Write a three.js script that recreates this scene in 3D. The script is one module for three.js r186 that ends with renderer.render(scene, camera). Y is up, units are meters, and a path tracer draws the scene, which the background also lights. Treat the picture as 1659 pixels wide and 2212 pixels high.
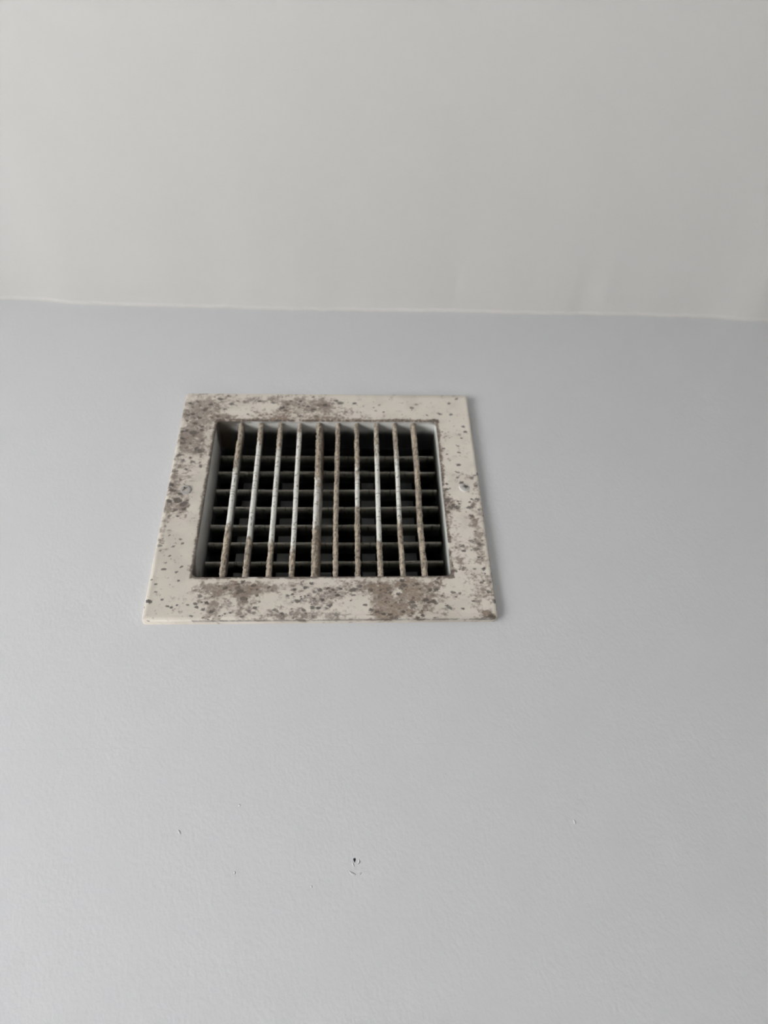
import * as THREE from 'three';
import { mergeGeometries, mergeVertices, toCreasedNormals } from 'three/addons/utils/BufferGeometryUtils.js';
import { Brush, Evaluator, SUBTRACTION } from 'three-bvh-csg';

// ------------------------------------------------------------------ camera, sky, exposure
const scene = new THREE.Scene();
const R = THREE.MathUtils.degToRad;
const EYE = 1.73, DIST = 0.4949;                       // camera height, distance to the wall with the vent
const camera = new THREE.PerspectiveCamera(2 * Math.atan(1106 / 1600) * 180 / Math.PI, 1659 / 2212, 0.02, 60);
camera.position.set(0, EYE, DIST);
camera.rotation.set(R(38.389), R(-3.141), R(-2.019), 'YXZ');
camera.focus = 0.47;
camera.userData.fStop = 9;
const renderer = new THREE.WebGLRenderer({ antialias: true });
renderer.toneMapping = THREE.LinearToneMapping;
renderer.toneMappingExposure = 0.84;
renderer.shadowMap.enabled = true;
scene.background = new THREE.Color().setRGB(14.0, 14.0, 13.9);   // even overcast daylight outside the window

// ------------------------------------------------------------------ helpers
function rng(seed) { let a = seed >>> 0; return () => { a = (a + 0x6D2B79F5) | 0; let t = Math.imul(a ^ (a >>> 15), 1 | a); t = (t + Math.imul(t ^ (t >>> 7), 61 | t)) ^ t; return ((t ^ (t >>> 14)) >>> 0) / 4294967296; }; }
const clamp = (x, a = 0, b = 1) => Math.min(b, Math.max(a, x));
const mix = (a, b, t) => a + (b - a) * t;
const smooth = (a, b, x) => { const t = clamp((x - a) / (b - a)); return t * t * (3 - 2 * t); };
const hash = (x, y, s) => { let h = Math.imul(x | 0, 374761393) ^ Math.imul(y | 0, 668265263) ^ Math.imul(s | 0, 1274126177); h = Math.imul(h ^ (h >>> 13), 1274126177); return ((h ^ (h >>> 16)) >>> 0) / 4294967296; };
function vnoise(x, y, s = 0, wrap = 0) {
  const xi = Math.floor(x), yi = Math.floor(y), fx = x - xi, fy = y - yi, u = fx * fx * (3 - 2 * fx), v = fy * fy * (3 - 2 * fy);
  const w = wrap ? (k) => ((k % wrap) + wrap) % wrap : (k) => k;
  return mix(mix(hash(w(xi), w(yi), s), hash(w(xi + 1), w(yi), s), u), mix(hash(w(xi), w(yi + 1), s), hash(w(xi + 1), w(yi + 1), s), u), v);
}
const fbm = (x, y, s, n = 4, wrap = 0) => { let t = 0, a = 0.5; for (let i = 0; i < n; i++) { t += a * vnoise(x, y, s + i, wrap); x *= 2; y *= 2; wrap *= 2; a /= 2; } return t / (1 - a * 2 + 1e-9); };
const toSRGB = (l) => Math.round(255 * clamp(l <= 0.0031308 ? 12.92 * l : 1.055 * l ** (1 / 2.4) - 0.055));
function texture(w, h, fill, srgb, repeat) {
  const data = new Uint8Array(w * h * 4), c = [0, 0, 0];
  for (let j = 0; j < h; j++) for (let i = 0; i < w; i++) {
    fill(i, j, c); const k = (j * w + i) * 4;
    for (let n = 0; n < 3; n++) data[k + n] = srgb ? toSRGB(c[n]) : Math.round(255 * clamp(c[n]));
    data[k + 3] = 255;
  }
  const t = new THREE.DataTexture(data, w, h, THREE.RGBAFormat);
  t.magFilter = THREE.LinearFilter; t.minFilter = THREE.LinearMipmapLinearFilter; t.generateMipmaps = true;
  if (srgb) t.colorSpace = THREE.SRGBColorSpace;
  t.wrapS = t.wrapT = repeat ? THREE.RepeatWrapping : THREE.ClampToEdgeWrapping;
  t.needsUpdate = true; return t;
}
const std = (r, g, b, rough, more = {}) => { const m = new THREE.MeshStandardMaterial({ roughness: rough, metalness: 0, ...more }); m.color.setRGB(r, g, b); return m; };
function mesh(name, geometry, material, parent) { const o = new THREE.Mesh(geometry, material); o.name = name; o.castShadow = o.receiveShadow = true; parent.add(o); return o; }
function struct(name, geometry, material) { const o = mesh(name, geometry, material, scene); o.userData.kind = 'structure'; return o; }
const box = (x0, x1, y0, y1, z0, z1) => new THREE.BoxGeometry(x1 - x0, y1 - y0, z1 - z0).translate((x0 + x1) / 2, (y0 + y1) / 2, (z0 + z1) / 2);
// surface through rows of points (rows[j][i] = [x, y, z]), closed round the rows when loop is set
function skin(rows, loop, uvOf) {
  const n = rows[0].length, pos = [], uv = [], idx = [];
  rows.forEach((row, j) => row.forEach((p, i) => { pos.push(...p); uv.push(...(uvOf ? uvOf(p, i, j) : [p[0], p[1]])); }));
  for (let j = 0; j < rows.length - 1; j++) for (let i = 0; i < (loop ? n : n - 1); i++) {
    const a = j * n + i, b = j * n + (i + 1) % n, c = a + n, d = b + n; idx.push(a, b, d, a, d, c);
  }
  const g = new THREE.BufferGeometry();
  g.setAttribute('position', new THREE.Float32BufferAttribute(pos, 3)); g.setAttribute('uv', new THREE.Float32BufferAttribute(uv, 2));
  g.setIndex(idx); g.computeVertexNormals(); return g;
}
// rounded rectangle outline, anticlockwise
function ring(x0, x1, y0, y1, r, z, corner = 5) {
  const out = [];
  for (const [cx, cy, a0] of [[x1 - r, y1 - r, 0], [x0 + r, y1 - r, 90], [x0 + r, y0 + r, 180], [x1 - r, y0 + r, 270]])
    for (let k = 0; k <= corner; k++) { const a = R(a0 + 90 * k / corner); out.push([cx + r * Math.cos(a), cy + r * Math.sin(a), z]); }
  return out;
}

// ------------------------------------------------------------------ the room
const X0 = -1.25, X1 = 1.1, DEEP = 2.3, T = 0.14;
const wallRelief = texture(1024, 1024, (i, j, c) => {          // roller stipple, one tile = 0.24 m
  const x = i / 1024, y = j / 1024, h = 0.55 * fbm(x * 150, y * 100, 3, 2, 50 * 0) + 0.3 * fbm(x * 40, y * 26, 9, 2) + 0.15 * vnoise(x * 330, y * 330, 5);
  c[0] = c[1] = c[2] = h;
}, false, true);
wallRelief.repeat.set(1 / 0.24, 1 / 0.24);
const wallPaint = std(0.68, 0.686, 0.703, 0.62, { bumpMap: wallRelief, bumpScale: 0.00016 });
const ceilingPaint = std(0.705, 0.692, 0.675, 0.8);
const plainPaint = std(0.42, 0.42, 0.415, 0.7);
const floorStone = std(0.42, 0.41, 0.395, 0.5);
const joinery = std(0.78, 0.77, 0.75, 0.4);

// ceiling line over the wall: hand-cut and slightly wavy, falling to the right
const LINE = [[-1.3, 0.7], [-0.6, 0.688], [-0.4, 0.6846], [-0.341, 0.6832], [-0.303, 0.6782], [-0.254, 0.6757], [-0.172, 0.6738], [-0.069, 0.6708], [0.035, 0.6701], [0.108, 0.6704], [0.18, 0.6685], [0.249, 0.668], [0.326, 0.6668], [0.393, 0.6646], [0.428, 0.6604], [0.46, 0.6597], [0.6, 0.657], [1.3, 0.645]];
function lineAt(x) {
  let k = 1; while (k < LINE.length - 2 && LINE[k + 1][0] < x) k++;
  const [p0, p1, p2, p3] = [LINE[k - 1], LINE[k], LINE[k + 1], LINE[Math.min(k + 2, LINE.length - 1)]], t = (x - p1[0]) / (p2[0] - p1[0]);
  const m1 = (p2[1] - p0[1]) / (p2[0] - p0[0]) * (p2[0] - p1[0]), m2 = (p3[1] - p1[1]) / (p3[0] - p1[0]) * (p2[0] - p1[0]), t2 = t * t, t3 = t2 * t;
  return EYE + (2 * t3 - 3 * t2 + 1) * p1[1] + (t3 - 2 * t2 + t) * m1 + (3 * t2 - 2 * t3) * p2[1] + (t3 - t2) * m2 + (vnoise(x * 130, 1, 4) - 0.5) * 0.0012;
}
const plane = (x) => EYE + 0.6712 - 0.026 * (x - 0.04);
const CR = 0.0035;                                                   // small plaster fillet in the corner
const ceilingRows = [];
for (let i = 0; i <= 420; i++) {
  const x = mix(X0 - T, X1 + T, i / 420), xx = clamp(x, -1.29, 1.29), row = [], y = lineAt(xx);
  for (let k = 0; k <= 5; k++) { const a = R(90 * k / 5); row.push([x, y + CR * Math.sin(a), CR * (1 - Math.cos(a))]); }
  for (const z of [0.02, 0.04, 0.07, 0.11, 0.16, 0.23, 0.32, 0.45, 0.7, 1.1, 1.6, 2.1, DEEP + T]) { const f = Math.exp(-(z - CR) / 0.13); row.push([x, mix(plane(xx), y, f) + CR, z]); }
  ceilingRows.push(row);
}
const slab = box(X0 - T, X1 + T, 2.462, 2.6, -T, DEEP + T);
const skinCeiling = skin(ceilingRows, false, (p) => [p[0], p[2]]);
struct('ceiling', mergeGeometries([skinCeiling.toNonIndexed(), slab.toNonIndexed()]), ceilingPaint);

// wall with the vent: a hole for the duct and a small nail hole
const VX = -0.0233, VY = EYE + 0.4095;                             // centre of the vent
const wallShape = new THREE.Shape([[X0 - T, 0], [X1 + T, 0], [X1 + T, 2.46], [X0 - T, 2.46]].map((p) => new THREE.Vector2(...p)));
wallShape.holes.push(new THREE.Path([[-0.106, -0.089], [-0.106, 0.092], [0.106, 0.092], [0.106, -0.089]].map(([x, y]) => new THREE.Vector2(VX + x, VY + y))));
const nail = [[0, 1.7], [-1, 1.4], [-1.15, 0.5], [-0.75, -0.5], [-0.3, -1.4], [0.1, -2.1], [0.45, -1.2], [0.95, -0.2], [1.1, 0.8], [0.75, 1.5]];
wallShape.holes.push(new THREE.Path(nail.map(([x, y]) => new THREE.Vector2(0.0013 + x * 0.00078, EYE + 0.1168 + y * 0.00078))));
const wallFront = struct('wall_front', new THREE.ExtrudeGeometry(wallShape, { depth: T, bevelEnabled: false }).translate(0, 0, -T), wallPaint);
struct('wall_back', box(X0 - T, X1 + T, 0, 2.46, DEEP, DEEP + T), plainPaint);
struct('wall_right', box(X1, X1 + T, 0, 2.46, 0, DEEP), plainPaint);
struct('floor', box(X0 - T, X1 + T, -0.12, 0, -T, DEEP + T), floorStone);
// left wall with its window
const WZ0 = 0.38, WZ1 = 1.18, WY0 = 0.4, WY1 = 2.1;
struct('wall_left', mergeGeometries([box(X0 - T, X0, 0, WY0, 0, DEEP), box(X0 - T, X0, WY1, 2.46, 0, DEEP), box(X0 - T, X0, WY0, WY1, 0, WZ0), box(X0 - T, X0, WY0, WY1, WZ1, DEEP)]), plainPaint);
const win = new THREE.Group(); win.name = 'window_1'; win.position.set(X0 - 0.08, WY0, WZ0); win.userData.kind = 'structure'; scene.add(win);
{
  const w = WZ1 - WZ0, h = WY1 - WY0, f = 0.05, b = (y0, y1, z0, z1) => box(-0.025, 0.025, y0, y1, z0, z1);
  mesh('frame', mergeGeometries([b(0, f, 0, w), b(h - f, h, 0, w), b(f, h - f, 0, f), b(f, h - f, w - f, w), b(f, h - f, w / 2 - 0.025, w / 2 + 0.025)]), joinery, win);
  const glass = new THREE.MeshPhysicalMaterial({ transmission: 1, thickness: 0, roughness: 0, ior: 1.5 });
  mesh('pane', box(-0.003, 0.003, f, h - f, f, w / 2 - 0.025), glass, win);
  mesh('pane', box(-0.003, 0.003, f, h - f, w / 2 + 0.025, w - f), glass, win);
  mesh('sill', box(0.03, 0.11, -0.02, 0.004, 0, w), joinery, win);
}

// flakes and drips of paint on the wall, low in the picture
const flake = (x, y, pts, r, flat) => {
  const curve = new THREE.CatmullRomCurve3(pts.map(([u, v]) => new THREE.Vector3(u * 0.001, v * 0.001, 0)));
  const g = new THREE.TubeGeometry(curve, 14, 1, 8), p = g.attributes.position, c = new THREE.Vector3();
  for (let i = 0; i < p.count; i++) {                              // taper towards both ends, flattened on the wall
    const t = Math.floor(i / 9) / 14, s = r * 0.001 * Math.pow(Math.sin(Math.PI * clamp(t, 0.03, 0.97)), 0.7); curve.getPoint(t, c);
    p.setXYZ(i, c.x + (p.getX(i) - c.x) * s, c.y + (p.getY(i) - c.y) * s, (p.getZ(i) - c.z) * s * flat * 0.55);
  }
  g.computeVertexNormals();
  mesh('paint_flake', g, flakePaint, wallFront).position.set(x, EYE + y, 0);
};
const flakePaint = std(0.68, 0.686, 0.703, 0.6);
flake(0.0012, 0.1094, [[-3.6, 1.5], [-2.2, 0.1], [-0.4, -0.8], [1, -0.9]], 0.9, 1.1);
flake(0.0044, 0.1091, [[-1, -0.4], [0.2, -0.2], [1.2, 0.6]], 0.6, 0.9);
flake(0.0027, 0.1150, [[-2.8, 1.6], [-2.5, -0.4], [-1.6, -2]], 0.55, 1);
flake(0.0036, 0.1160, [[-0.6, -1.6], [0.4, -0.4], [0.3, 1.4]], 0.7, 1);
flake(-0.1091, 0.1352, [[-1.3, 1.6], [-0.2, 0.4], [1.2, -1.4]], 0.9, 1.2);
flake(-0.0729, 0.1508, [[-0.9, -0.3], [0, 0.3], [0.9, 0.2]], 0.85, 1.2);
flake(-0.0721, 0.1111, [[0.2, -1], [0, 0], [0.1, 1]], 0.6, 1.2);
flake(-0.0249, 0.1024, [[0.2, -1.1], [-0.1, 0], [0.2, 0.7]], 0.6, 1);
flake(0.1432, 0.1368, [[-0.3, 1.7], [0.1, 0.1], [0.3, -1.6]], 0.9, 1.2);
flake(0.0620, 0.1690, [[-0.3, 0.6], [0.2, -0.6]], 0.4, 1);
flake(0.2145, 0.1466, [[-0.3, 0.6], [0.2, -0.6]], 0.4, 1);

// ------------------------------------------------------------------ the vent
const vent = new THREE.Group(); vent.name = 'air_vent'; vent.position.set(VX, VY, 0); scene.add(vent);
vent.userData = { label: 'cream metal air vent with mould-stained frame and grimy slats, set in the wall', category: 'vent' };

// dirt on the frame, millimetres from its centre: [x, y, half width, half height, amount, brownness]
const BLOBS = [
// top strip
  [[-112,106,20,16,1,.2], [-30,112,31,9,.9,.3], [-65,113,27,6,.6,.2], [-3,104,20,10,.8,.3], [-50,92,20,8,.8,.9], [-7,91,30,6,.7,.8], [36,90,22,4,.6,.7], [-97,90,13,5,.9,.6]],
// left strip
  [[-124,82,10,27,1.1,.1], [-111,64,12,16,.7,.2], [-129,58,6,17,.7,.1], [-131,25,5,16,.8,.2], [-131,6,6,11,.8,.1], [-130,-12,9,9,.9,.3], [-119,-16,5,10,.9,.3], [-120,19,4,10,.5,.2], [-132,-31,3,14,.7,.2], [-113,44,7,14,.3,.3], [-132,-53,4,14,.3,.3]],
// bottom strip
  [[-74,-95,22,6,.9,.6], [-49,-97,18,7,.8,.6], [-88,-94,9,5,.9,.4], [-84,-114,6,11,.7,.2], [-60,-114,4,11,.7,.2], [-73,-108,21,9,.5,.3], [-33,-120,21,4,.6,.1], [-16,-108,21,12,.5,0], [-20,-92,11,4,.6,.4], [-5,-122,25,3,.8,.1], [12,-98,13,8,.8,.3], [2,-108,13,9,.6,0], [28,-94,11,5,.7,.5], [56,-95,18,8,.9,.9], [74,-96,15,7,.9,.9], [51,-111,11,12,.8,.8], [69,-109,16,12,.8,.7], [86,-105,9,11,.6,.4], [58,-121,21,4,.8,.8], [45,-102,5,13,.8,.9], [127,-122,8,3,1.2,.9], [120,-105,11,19,.5,.4]],
// right strip
  [[130,-88,7,22,.5,.4], [127,-27,5,20,.7,.4], [126,-51,5,19,.6,.4], [106,-12,6,11,1,.3], [106,-39,6,12,.6,.6], [108,-61,5,12,.5,.5], [116,-57,5,5,.7,.3], [129,12,5,11,.5,.2], [135,-7,3,31,.5,.3], [105,20,5,4,.5,.2], [102,71,4,8,.4,.3], [113,-72,9,9,.3,.4], [112,-17,5,4,.8,.6]],
].flat();
// single dark spots: [x, y, radius]
const SPOTS = [
  // top strip
  [[106,98,1.9], [117,97,1.4], [94,96,1], [100,90,1.2], [53,100,1], [80,103,0.8], [-38,110,1.4], [-43,105,2.2], [-26,114,1.3], [-102,117,2.1], [-115,102,2.7], [-125,96,2.1], [-91,110,2], [-119,91,1.8], [12,112,2.2], [8,115,1.8], [-3,109,2], [-19,107,1.6], [-52,112,1.6], [-65,114,1.3]],
  // left strip
  [[-115,80,1.8], [-121,72,2.9], [-122,58,1.3], [-120,41,1.3], [-118,36,1.7], [-130,44,1.6], [-114,49,2.6], [-122,27,1.5], [-125,15,1.3], [-132,9,1.9], [-130,3,1.9], [-131,-9,2], [-124,-8,3.2], [-119,-12,2.8], [-118,-17,1.9], [-122,-25,1.2], [-125,-78,1.5], [-115,-81,1.1], [-121,-56,1.1]],
  // bottom strip
  [[-129,-92,1.2], [-128,-99,0.9], [-132,-108,1.9], [-135,-113,0.9], [-122,-106,1], [-117,-112,1.1], [-114,-113,1], [-110,-111,0.8], [-102,-111,1], [-96,-110,1.4], [-95,-113,1.2], [-98,-121,1.2], [-90,-115,1.4], [-130,-125,0.7], [-94,-103,1.5], [-88,-109,1.2], [-85,-124,0.7], [-77,-121,0.9], [-73,-119,0.8], [-60,-122,1.2], [-51,-114,1.5], [-36,-116,1.5], [-34,-117,1.2], [-30,-119,1.2], [-23,-115,0.7], [-27,-103,1.2], [-23,-102,1.1], [-16,-106,0.8], [-6,-106,1.1], [-6,-100,1.5], [-2,-98,1.7], [-13,-96,1.7], [-9,-92,1.4], [-14,-116,1.4], [-7,-114,1.7], [-75,-96,1.5], [-63,-99,2], [-50,-103,1.1], [0,-107,1.5], [6,-100,1.2], [8,-98,1.2], [14,-97,1.1], [12,-103,1.4], [24,-103,1.2], [33,-112,1.2], [38,-116,1.6], [22,-108,0.7], [29,-95,1.5], [24,-98,1.8], [42,-118,1.5], [47,-120,1.5], [52,-121,1.5], [62,-118,1.2], [69,-120,1.2], [77,-122,1.4], [70,-113,2.1], [69,-110,1.9], [80,-108,1.8], [82,-110,1.5], [86,-109,1.8], [88,-111,1.4], [96,-113,1.1], [98,-115,1.7], [102,-101,1.5], [107,-102,1.1], [104,-105,1], [108,-116,1.1], [93,-104,0.8], [84,-99,1.4], [90,-97,1.5], [63,-90,1.7], [74,-93,1.9], [59,-102,1.5], [61,-97,1.4], [130,-124,2.6], [124,-125,2.2], [86,-124,1.1], [111,-127,0.6], [125,-92,1.3], [130,-101,1.5], [117,-109,1]],
  // right strip
  [[127,81,1.4], [128,74,1.4], [124,66,1.1], [101,78,2.1], [106,53,1.3], [109,46,1], [120,56,0.9], [120,48,1.1], [118,33,1.7], [135,22,1.7], [131,20,1.2], [115,25,0.6], [131,8,1.4], [119,12,1.7], [123,7,1.7], [103,18,1.3], [105,4,1.6], [124,-25,1.7], [126,-7,1.2], [124,-10,1.2], [123,-16,1.6], [131,-19,1.2], [104,-9,2.4], [107,-16,1.9], [104,-21,1.5], [114,-9,0.9], [115,-12,1], [112,-15,1.1], [121,-79,1.1], [126,-68,1.1], [114,-61,1.5], [120,-51,1.2]],
].flat();
// places that stayed clean: [x, y, half width, half height]
const CLEAN = [[-82,103,12,10], [-56,107,9,6], [1,-92,8,4], [59,-100,6,5], [-39,-106,9,5], [-108,-41,8,28], [85,109,40,11], [30,-117,7,6], [-29,-99,5,3]];
const DW = 1190, DH = 1106, PX = 4.2;                               // texels and texels per millimetre
const toU = (x) => (x * 1000 * PX + DW / 2) / DW, toV = (y) => (y * 1000 * PX + DH / 2) / DH;
const stain = new Float32Array(DW * DH), brown = new Float32Array(DW * DH), spot = new Float32Array(DW * DH);
{
  const IX = 102, IY0 = -85, IY1 = 88;
  for (let j = 0; j < DH; j++) for (let i = 0; i < DW; i++) {
    const x = (i - DW / 2) / PX, y = (j - DH / 2) / PX; let d = 0.02, b = 0;
    const wx = x + 9 * (fbm(x / 9, y / 9, 21, 3) - 0.5), wy = y + 9 * (fbm(x / 9, y / 9, 31, 3) - 0.5);
    for (const [cx, cy, rx, ry, a, br] of BLOBS) { const e = ((wx - cx) / rx) ** 2 + ((wy - cy) / ry) ** 2; if (e < 5) { const g = a * Math.exp(-e * 0.8); d += g; b += g * br; } }
    b /= d;
    for (const [cx, cy, rx, ry] of CLEAN) { const e = ((wx - cx) / rx) ** 2 + ((wy - cy) / ry) ** 2; if (e < 5) d *= 1 - 0.85 * Math.exp(-e * e); }
    // a brown line of grime along the edge of the opening
    const edge = Math.max(Math.abs(x) - IX, y - IY1, IY0 - y);
    const e = Math.exp(-(((edge - 0.2) / (1.2 + 1.6 * fbm(x / 7, y / 7, 87, 2))) ** 2)) * smooth(0.30, 0.52, fbm(x / 14, y / 14, 77, 3) + (x < -95 ? 0.22 : 0) + (y > 80 ? 0.08 : 0) + (y < -80 ? 0.1 : 0));
    if (e > 0.02) { b = mix(b, 0.75, e); d = Math.max(d, e * 2.1); }
    const k = j * DW + i, n = fbm(x / 5.5, y / 4.5, 51, 4), fine = fbm(x / 1.5, y / 1.3, 61, 3);
    const grain = fbm(x / 2.6 + y / 9, y / 2.2 - x / 9, 71, 3);
    stain[k] = clamp((0.62 + 0.5 * fine) * smooth(0.2, 1.15, d * 0.95 + (n - 0.5) * 1.3 + (grain - 0.5) * 1.2 + (fine - 0.5) * 0.7) + 0.16 * smooth(0.4, 0.7, fbm(x / 20, y / 16, 83, 4))); brown[k] = b;
    const lip = Math.max(x > -98 ? Math.exp(-(((y + 125.6) / 1.1) ** 2)) : 0, 0.9 * Math.exp(-(((x - 136.2) / 1.0) ** 2)) * smooth(0.1, 0.5, n + 0.1));   // grime caught along the lower lip, a dark line along the right lip
    spot[k] = Math.max(0.8 * e * smooth(0.3, 0.62, fine + (x < -95 || y < -80 ? 0.16 : 0)), 0.75 * lip * smooth(0.25, 0.6, n * 0.6 + fine * 0.5));
  }
  const dot = (x, y, r, a, turn) => {
    const ci = x * PX + DW / 2, cj = y * PX + DH / 2, m = Math.ceil(r * PX * 2.4), c = Math.cos(turn), s = Math.sin(turn);
    for (let j = Math.max(0, Math.floor(cj - m)); j < Math.min(DH, cj + m); j++) for (let i = Math.max(0, Math.floor(ci - m)); i < Math.min(DW, ci + m); i++) {
      const u = (i - ci) / PX, v = (j - cj) / PX, p = (u * c + v * s) / (r * 1.25), q = (v * c - u * s) / (r * 0.85);
      const w = Math.sqrt(p * p + q * q) + (vnoise(u / r * 1.7 + x, v / r * 1.7 + y, 7) - 0.5) * 0.7, k = j * DW + i;
      spot[k] = Math.max(spot[k], a * (1 - smooth(0.55, 1.2, w)));
    }
  };
  const r = rng(12);
  for (const [x, y, rad] of SPOTS) dot(x, y, rad * 1.15, 0.78 + 0.2 * r(), -0.5 + r() * 0.9);
  for (let n = 0; n < 9000; n++) {                                  // small spots where the stain is dense, a few elsewhere
    const x = (r() - 0.5) * 272, y = (r() - 0.5) * 252, k = Math.round(y * PX + DH / 2) * DW + Math.round(x * PX + DW / 2), d = stain[k] ?? 0;
    if (r() < 0.008 + 0.42 * d) dot(x, y, 0.45 + 1.8 * r() ** 2.2, 0.35 + 0.6 * r(), -0.5 + r() * 1.4);
  }
}
const CREAM = [0.76, 0.705, 0.625], TAUPE = [0.26, 0.215, 0.185], RUST = [0.225, 0.158, 0.11], SPOTC = [0.075, 0.062, 0.056];
const dirtColour = texture(DW, DH, (i, j, c) => {
  const k = j * DW + i, s = stain[k], t = 0.97 + 0.06 * fbm(i / 60, j / 60, 91, 3) - 0.03;
  for (let n = 0; n < 3; n++) c[n] = mix(mix(CREAM[n] * t, mix(TAUPE[n], RUST[n], clamp(brown[k] * 1.15)), s * 0.9), SPOTC[n], spot[k] * 0.88);
}, true);
const dirtRelief = texture(DW, DH, (i, j, c) => { const k = j * DW + i; c[0] = c[1] = c[2] = 0.45 + 0.25 * stain[k] * fbm(i / 5, j / 5, 41, 2) + 0.2 * spot[k] + 0.06 * vnoise(i / 6, j / 6, 3); }, false);
const framePaint = std(1, 1, 1, 0.6, { map: dirtColour, bumpMap: dirtRelief, bumpScale: 0.0007 });
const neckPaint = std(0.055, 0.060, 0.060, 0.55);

// frame: pressed flange with a rolled outer lip, turned back into the opening
const OX = 0.135, OY0 = -0.1247, OY1 = 0.1247, HX = 0.1018, HY0 = -0.0850, HY1 = 0.0880;
{
  const o = (d, z, r = 0.0035) => ring(-OX + d, OX - d, OY0 + d, OY1 - d, Math.max(r - d, 0.0008), z);
  const h = (d, z, r = 0.004) => ring(-HX - d, HX + d, HY0 - d, HY1 + d, r + Math.max(d, 0), z);
  const rows = [o(0, 0), o(0, 0.0030), o(0.0003, 0.0042), o(0.0011, 0.0051), o(0.0024, 0.0055), o(0.0042, 0.0053), o(0.0054, 0.0049),
    h(0.004, 0.0048), h(0.0018, 0.0048), h(0.0006, 0.0045), h(0, 0.0037), h(0.0007, 0.0033), h(0.006, 0.0036)];
  // dented here and there
  for (const row of rows) for (const p of row) { p[0] += (vnoise(p[0] * 40, p[1] * 40, 3) - 0.5) * 0.0006; p[1] += (vnoise(p[0] * 40, p[1] * 40, 8) - 0.5) * 0.0006; }
  const g = skin(rows.map((row) => [...row]), true, (p, i, j) => {                     // unrolled outwards over the lip
    const drop = j < 4 ? 0.0051 - p[2] : 0, out = (v, lo, hi) => (v > hi - 0.004 ? drop : v < lo + 0.004 ? -drop : 0);
    return [toU(p[0] + out(p[0], -OX, OX)), toV(p[1] + out(p[1], OY0, OY1))];
  });
  mesh('frame', toCreasedNormals(g, 0.7), framePaint, vent);
}
// collar: the painted return of the frame, grimy in its corners; neck: dark sleeve behind it
{
  const h = (d, z) => ring(-HX - d, HX + d, HY0 - d, HY1 + d, 0.004, z, 4), rows = [];
  for (const z of [0.0037, 0.0018, 0, -0.002, -0.004, -0.006, -0.008, -0.010, -0.0125, -0.015, -0.0175, -0.021, -0.025, -0.029, -0.033]) {
    const row = h(0.0003, z), out = [];                            // more points along each side for the grime
    row.forEach((p, i) => { const q = row[(i + 1) % row.length], m = Math.hypot(q[0] - p[0], q[1] - p[1]) > 0.02 ? 60 : 1; for (let k = 0; k < m; k++) out.push([mix(p[0], q[0], k / m), mix(p[1], q[1], k / m), z]); });
    rows.push(out);
  }
  rows.push(rows[14].map(([x, y, z]) => [x * 1.012, y * 1.012, z]), rows[0].map(([x, y, z]) => [x * 1.012, y * 1.012, z]), rows[0]);
  const g = skin(rows, true), p = g.attributes.position, col = [];
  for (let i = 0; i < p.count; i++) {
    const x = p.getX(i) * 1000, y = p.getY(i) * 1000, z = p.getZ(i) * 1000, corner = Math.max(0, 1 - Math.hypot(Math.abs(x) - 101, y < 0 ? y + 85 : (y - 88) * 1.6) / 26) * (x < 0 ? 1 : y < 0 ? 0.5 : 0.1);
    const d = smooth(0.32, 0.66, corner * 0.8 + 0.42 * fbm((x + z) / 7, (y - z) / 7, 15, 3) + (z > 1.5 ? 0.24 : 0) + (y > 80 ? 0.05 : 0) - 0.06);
    const [from, to] = x < -101 ? [20, 42] : x > 101 ? [12, 30] : [6, 14], depthShade = smooth(from, to, -z + 4 * (fbm(x / 9, y / 9 + z / 6, 19, 2) - 0.5));      // shade painted into the colour, deepening inwards at its own rate per side
    for (const [w, s, m] of [[0.76, 0.105, 0.055], [0.76, 0.085, 0.06], [0.74, 0.066, 0.06]]) col.push(mix(mix(w, m, depthShade), s, d * 0.9));
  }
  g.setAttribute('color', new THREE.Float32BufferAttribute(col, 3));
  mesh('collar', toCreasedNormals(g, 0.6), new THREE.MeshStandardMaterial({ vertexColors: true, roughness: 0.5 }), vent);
  const n = (d, z) => ring(-HX - d, HX + d, HY0 - d, HY1 + d, 0.004, z);
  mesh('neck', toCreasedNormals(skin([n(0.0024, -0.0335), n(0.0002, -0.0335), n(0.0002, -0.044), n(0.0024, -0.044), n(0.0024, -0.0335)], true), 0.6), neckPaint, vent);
}
// screws in the two side strips, painted over
{
  const head = new THREE.LatheGeometry([[0, 0.0019], [0.0020, 0.0018], [0.0038, 0.0013], [0.0048, 0.0005], [0.0050, -0.0008], [0, -0.0008]].map((p) => new THREE.Vector2(...p)), 28).rotateX(Math.PI / 2);
  const cut = new Brush(mergeVertices(head)), ev = new Evaluator(); ev.attributes = ['position', 'normal', 'uv']; ev.useGroups = false;
  let b = cut; b.updateMatrixWorld();
  for (const a of [0, 90]) { const slot = new Brush(new THREE.BoxGeometry(0.0056, 0.0016, 0.0026)); slot.position.z = 0.0021; slot.rotation.z = R(a); slot.updateMatrixWorld(); b = ev.evaluate(b, slot, SUBTRACTION); }
  const screwGeometry = toCreasedNormals(b.geometry, 0.5);
  const screwPaint = [std(0.72, 0.70, 0.67, 0.4), std(0.40, 0.38, 0.365, 0.5)];
  [[-0.119, 0.0036, 0.5], [0.1212, 0.006, 0.2]].forEach(([x, y, a], i) => {
    const s = mesh('screw', screwGeometry, screwPaint[1 - i], vent); s.position.set(x, y, 0.0048); s.rotation.set(i ? -0.12 : 0.1, i ? 0.25 : -0.15, a);
  });
}

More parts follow.
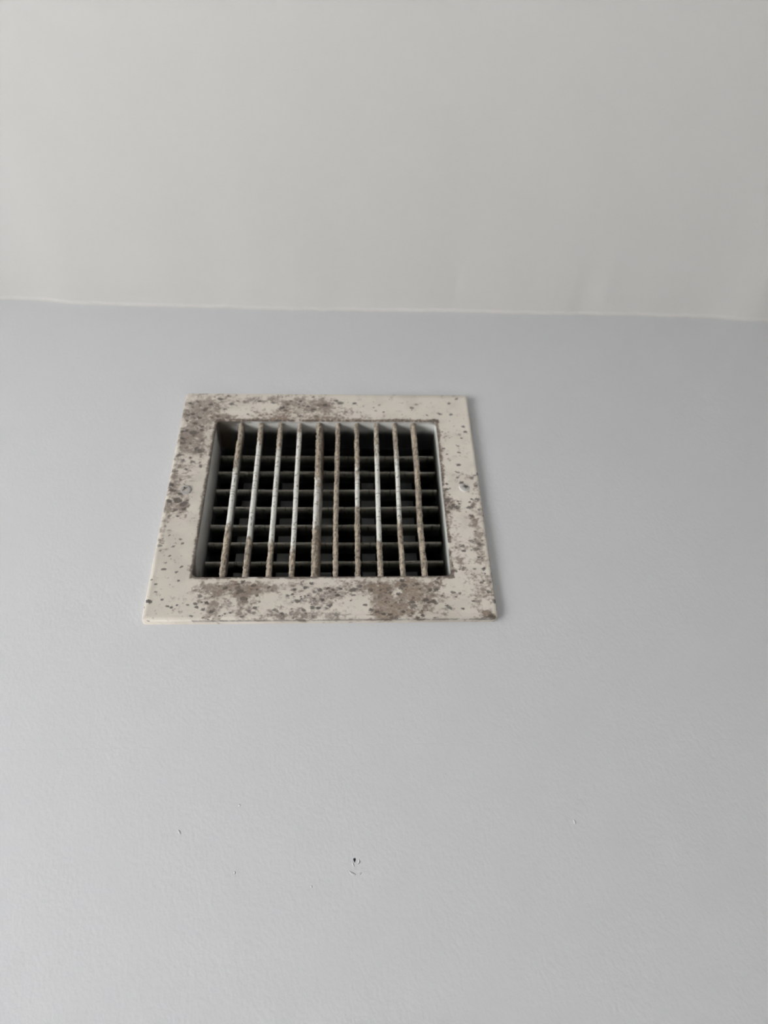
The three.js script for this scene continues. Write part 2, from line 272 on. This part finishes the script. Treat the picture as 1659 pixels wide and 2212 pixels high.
// slats: rounded bars whose grime is crust on the surface (colour and lumps along the length)
const WHITE = [0.80, 0.79, 0.75], GRIME = [0.37, 0.305, 0.23], GRIMEDARK = [0.13, 0.105, 0.08], BACKTONE = [0.045, 0.047, 0.043];
function slat(length, half, depth, seed, dirtAt, base, tilt = 0, body = 0.3) {
  const r = rng(seed), steps = 230, prof = [], pos = [], col = [], idx = [];
  for (let k = 0; k <= 8; k++) { const a = R(-90 + 180 * k / 8); prof.push([half * Math.sin(a), half * 0.9 * Math.cos(a)]); }
  for (const [x, z] of [[half * 0.98, -0.2], [half * 0.8, -0.5], [half * 0.5, -0.85], [0.0005, -1], [-0.0005, -1], [-half * 0.5, -0.85], [-half * 0.8, -0.5], [-half * 0.98, -0.2]]) prof.push([x, z * depth]);
  const n = prof.length, cracks = new Set(); for (let k = 0; k < 11; k++) cracks.add(Math.floor(r() * steps));
  for (let j = 0; j <= steps; j++) {
    const t = j / steps, y = (t - 0.5) * length, d = dirtAt(t), bow = (vnoise(t * 3, 1, seed) - 0.5) * 0.0009;
    for (let k = 0; k < n; k++) {
      let [x, z] = prof[k];
      const nz = fbm(t * 60, k * 0.6, seed * 7 + 3, 4), lump = vnoise(t * 115, k * 0.9, seed + 50), fleck = vnoise(t * 85, k * 0.8, seed + 70);
      const amount = clamp(smooth(0.28, 0.72, d + (nz - 0.5) * 1.05)), out = 1 + (0.5 * amount + 0.10) * (lump - 0.35) * (k <= 8 ? 1 : 0.5);
      x = x * out + bow; if (k <= 8) z *= out;
      pos.push(x + z * tilt, y, z);
      const side = k > 0 && k < 8 ? 0 : 0.25, dk = cracks.has(j) && lump > 0.3 ? 0.75 : 0, m = fbm(t * 60, k, seed + 9, 2), backDark = smooth(0.0005, 0.0045, -z) * (1 - body);  // slat colour goes darker from the nose towards the back
      for (let c = 0; c < 3; c++) col.push(mix(mix(mix(base[c] * (0.94 + 0.1 * nz), mix(GRIME[c] * 1.3, GRIMEDARK[c] * 1.4, smooth(0.35, 0.75, m)), clamp(amount * 0.93 + side * (lump > 0.6 ? 1 : 0.2))), GRIMEDARK[c], Math.max(dk, 0.85 * smooth(0.79, 0.9, fleck))), BACKTONE[c], backDark));
    }
  }
  for (let j = 0; j < steps; j++) for (let k = 0; k < n; k++) { const a = j * n + k, b = j * n + (k + 1) % n; idx.push(a, b, b + n, a, b + n, a + n); }
  const g = new THREE.BufferGeometry();
  g.setAttribute('position', new THREE.Float32BufferAttribute(pos, 3)); g.setAttribute('color', new THREE.Float32BufferAttribute(col, 3)); g.setIndex(idx);
  g.computeVertexNormals(); return g;
}
const slatPaint = new THREE.MeshStandardMaterial({ vertexColors: true, roughness: 0.65 });
// front slats, upright: [x in mm, grime at the foot, grime at the head, overall grime, half thickness, tilt]
const FRONT = [[-81.2, .30, .36, .16, 2.0, 0], [-62.6, .24, .22, .06, 1.95, 0], [-44.2, .22, .24, .16, 1.95, 0], [-26.1, .16, .12, .16, 1.95, 0], [-7.4, .28, .42, .34, 2.3, -.2],
  [9.6, .60, .45, .36, 1.85, 0], [27.9, .40, .36, .3, 1.9, 0], [45.9, .22, .3, .1, 2.0, 0], [64.2, .34, .26, .16, 1.85, 0], [81.9, .62, .62, .34, 2.1, 0]];
FRONT.forEach(([x, foot, top, all, half, tilt], i) => {
  const L = HY1 - HY0 + 0.001;
  const o = mesh('slat', slat(L, half * 0.001, 0.017, 100 + i, (t) => all + 0.75 * (1 - smooth(foot - 0.05, foot + 0.05, t)) + 0.62 * smooth(1 - top - 0.08, 1 - top + 0.14, t), WHITE, tilt, i === 4 ? 0.8 : 0.25), slatPaint, vent);
  o.position.set((23.3 + (x - 23.3) * 0.986) * 0.001, (HY0 + HY1) / 2, 0.0004);
});
// rear slats, level
const REAR = [75.5, 55.5, 33.3, 13, -7.6, -27.2, -46.8, -67];
const rearBase = [0.60, 0.58, 0.50];
REAR.forEach((y, i) => {
  const o = mesh('slat', slat(2 * HX + 0.0004, 0.0014, 0.014, 300 + i, () => 0.2, rearBase, 0, 0), slatPaint, vent);
  o.rotation.z = -Math.PI / 2; o.position.set(0, y * 0.001, -0.032);
});
// damper blades behind them, and the dark duct
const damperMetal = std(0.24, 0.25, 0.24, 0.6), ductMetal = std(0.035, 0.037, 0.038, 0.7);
[-77, -39.4, -1.6, 38.6, 76.8].forEach((x, i) => {
  const s = new THREE.Shape(); s.moveTo(-0.0065, 0); s.quadraticCurveTo(0, 0.003, 0.0065, 0); s.quadraticCurveTo(0, -0.0015, -0.0065, 0);
  const g = new THREE.ExtrudeGeometry(s, { depth: HY1 - HY0, bevelEnabled: false, curveSegments: 8 }).rotateX(-Math.PI / 2);
  const o = mesh('damper_blade', g, damperMetal, vent); o.position.set(x * 0.001, HY0, -0.066); o.rotation.y = 0.25;
});
{
  const h = (d, z) => ring(-HX - d, HX + d, HY0 - d, HY1 + d, 0.004, z), e = 0.0026;
  const g = skin([h(e, -0.0445), h(e + 0.001, -0.0445), h(e + 0.001, -0.42), h(-0.09, -0.42), h(-0.09, -0.418), h(e, -0.418), h(e, -0.0445)], true);
  const back = box(-0.06, 0.06, -0.05, 0.05, -0.4195, -0.4185);
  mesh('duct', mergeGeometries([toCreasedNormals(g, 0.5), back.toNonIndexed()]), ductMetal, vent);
}

renderer.render(scene, camera);
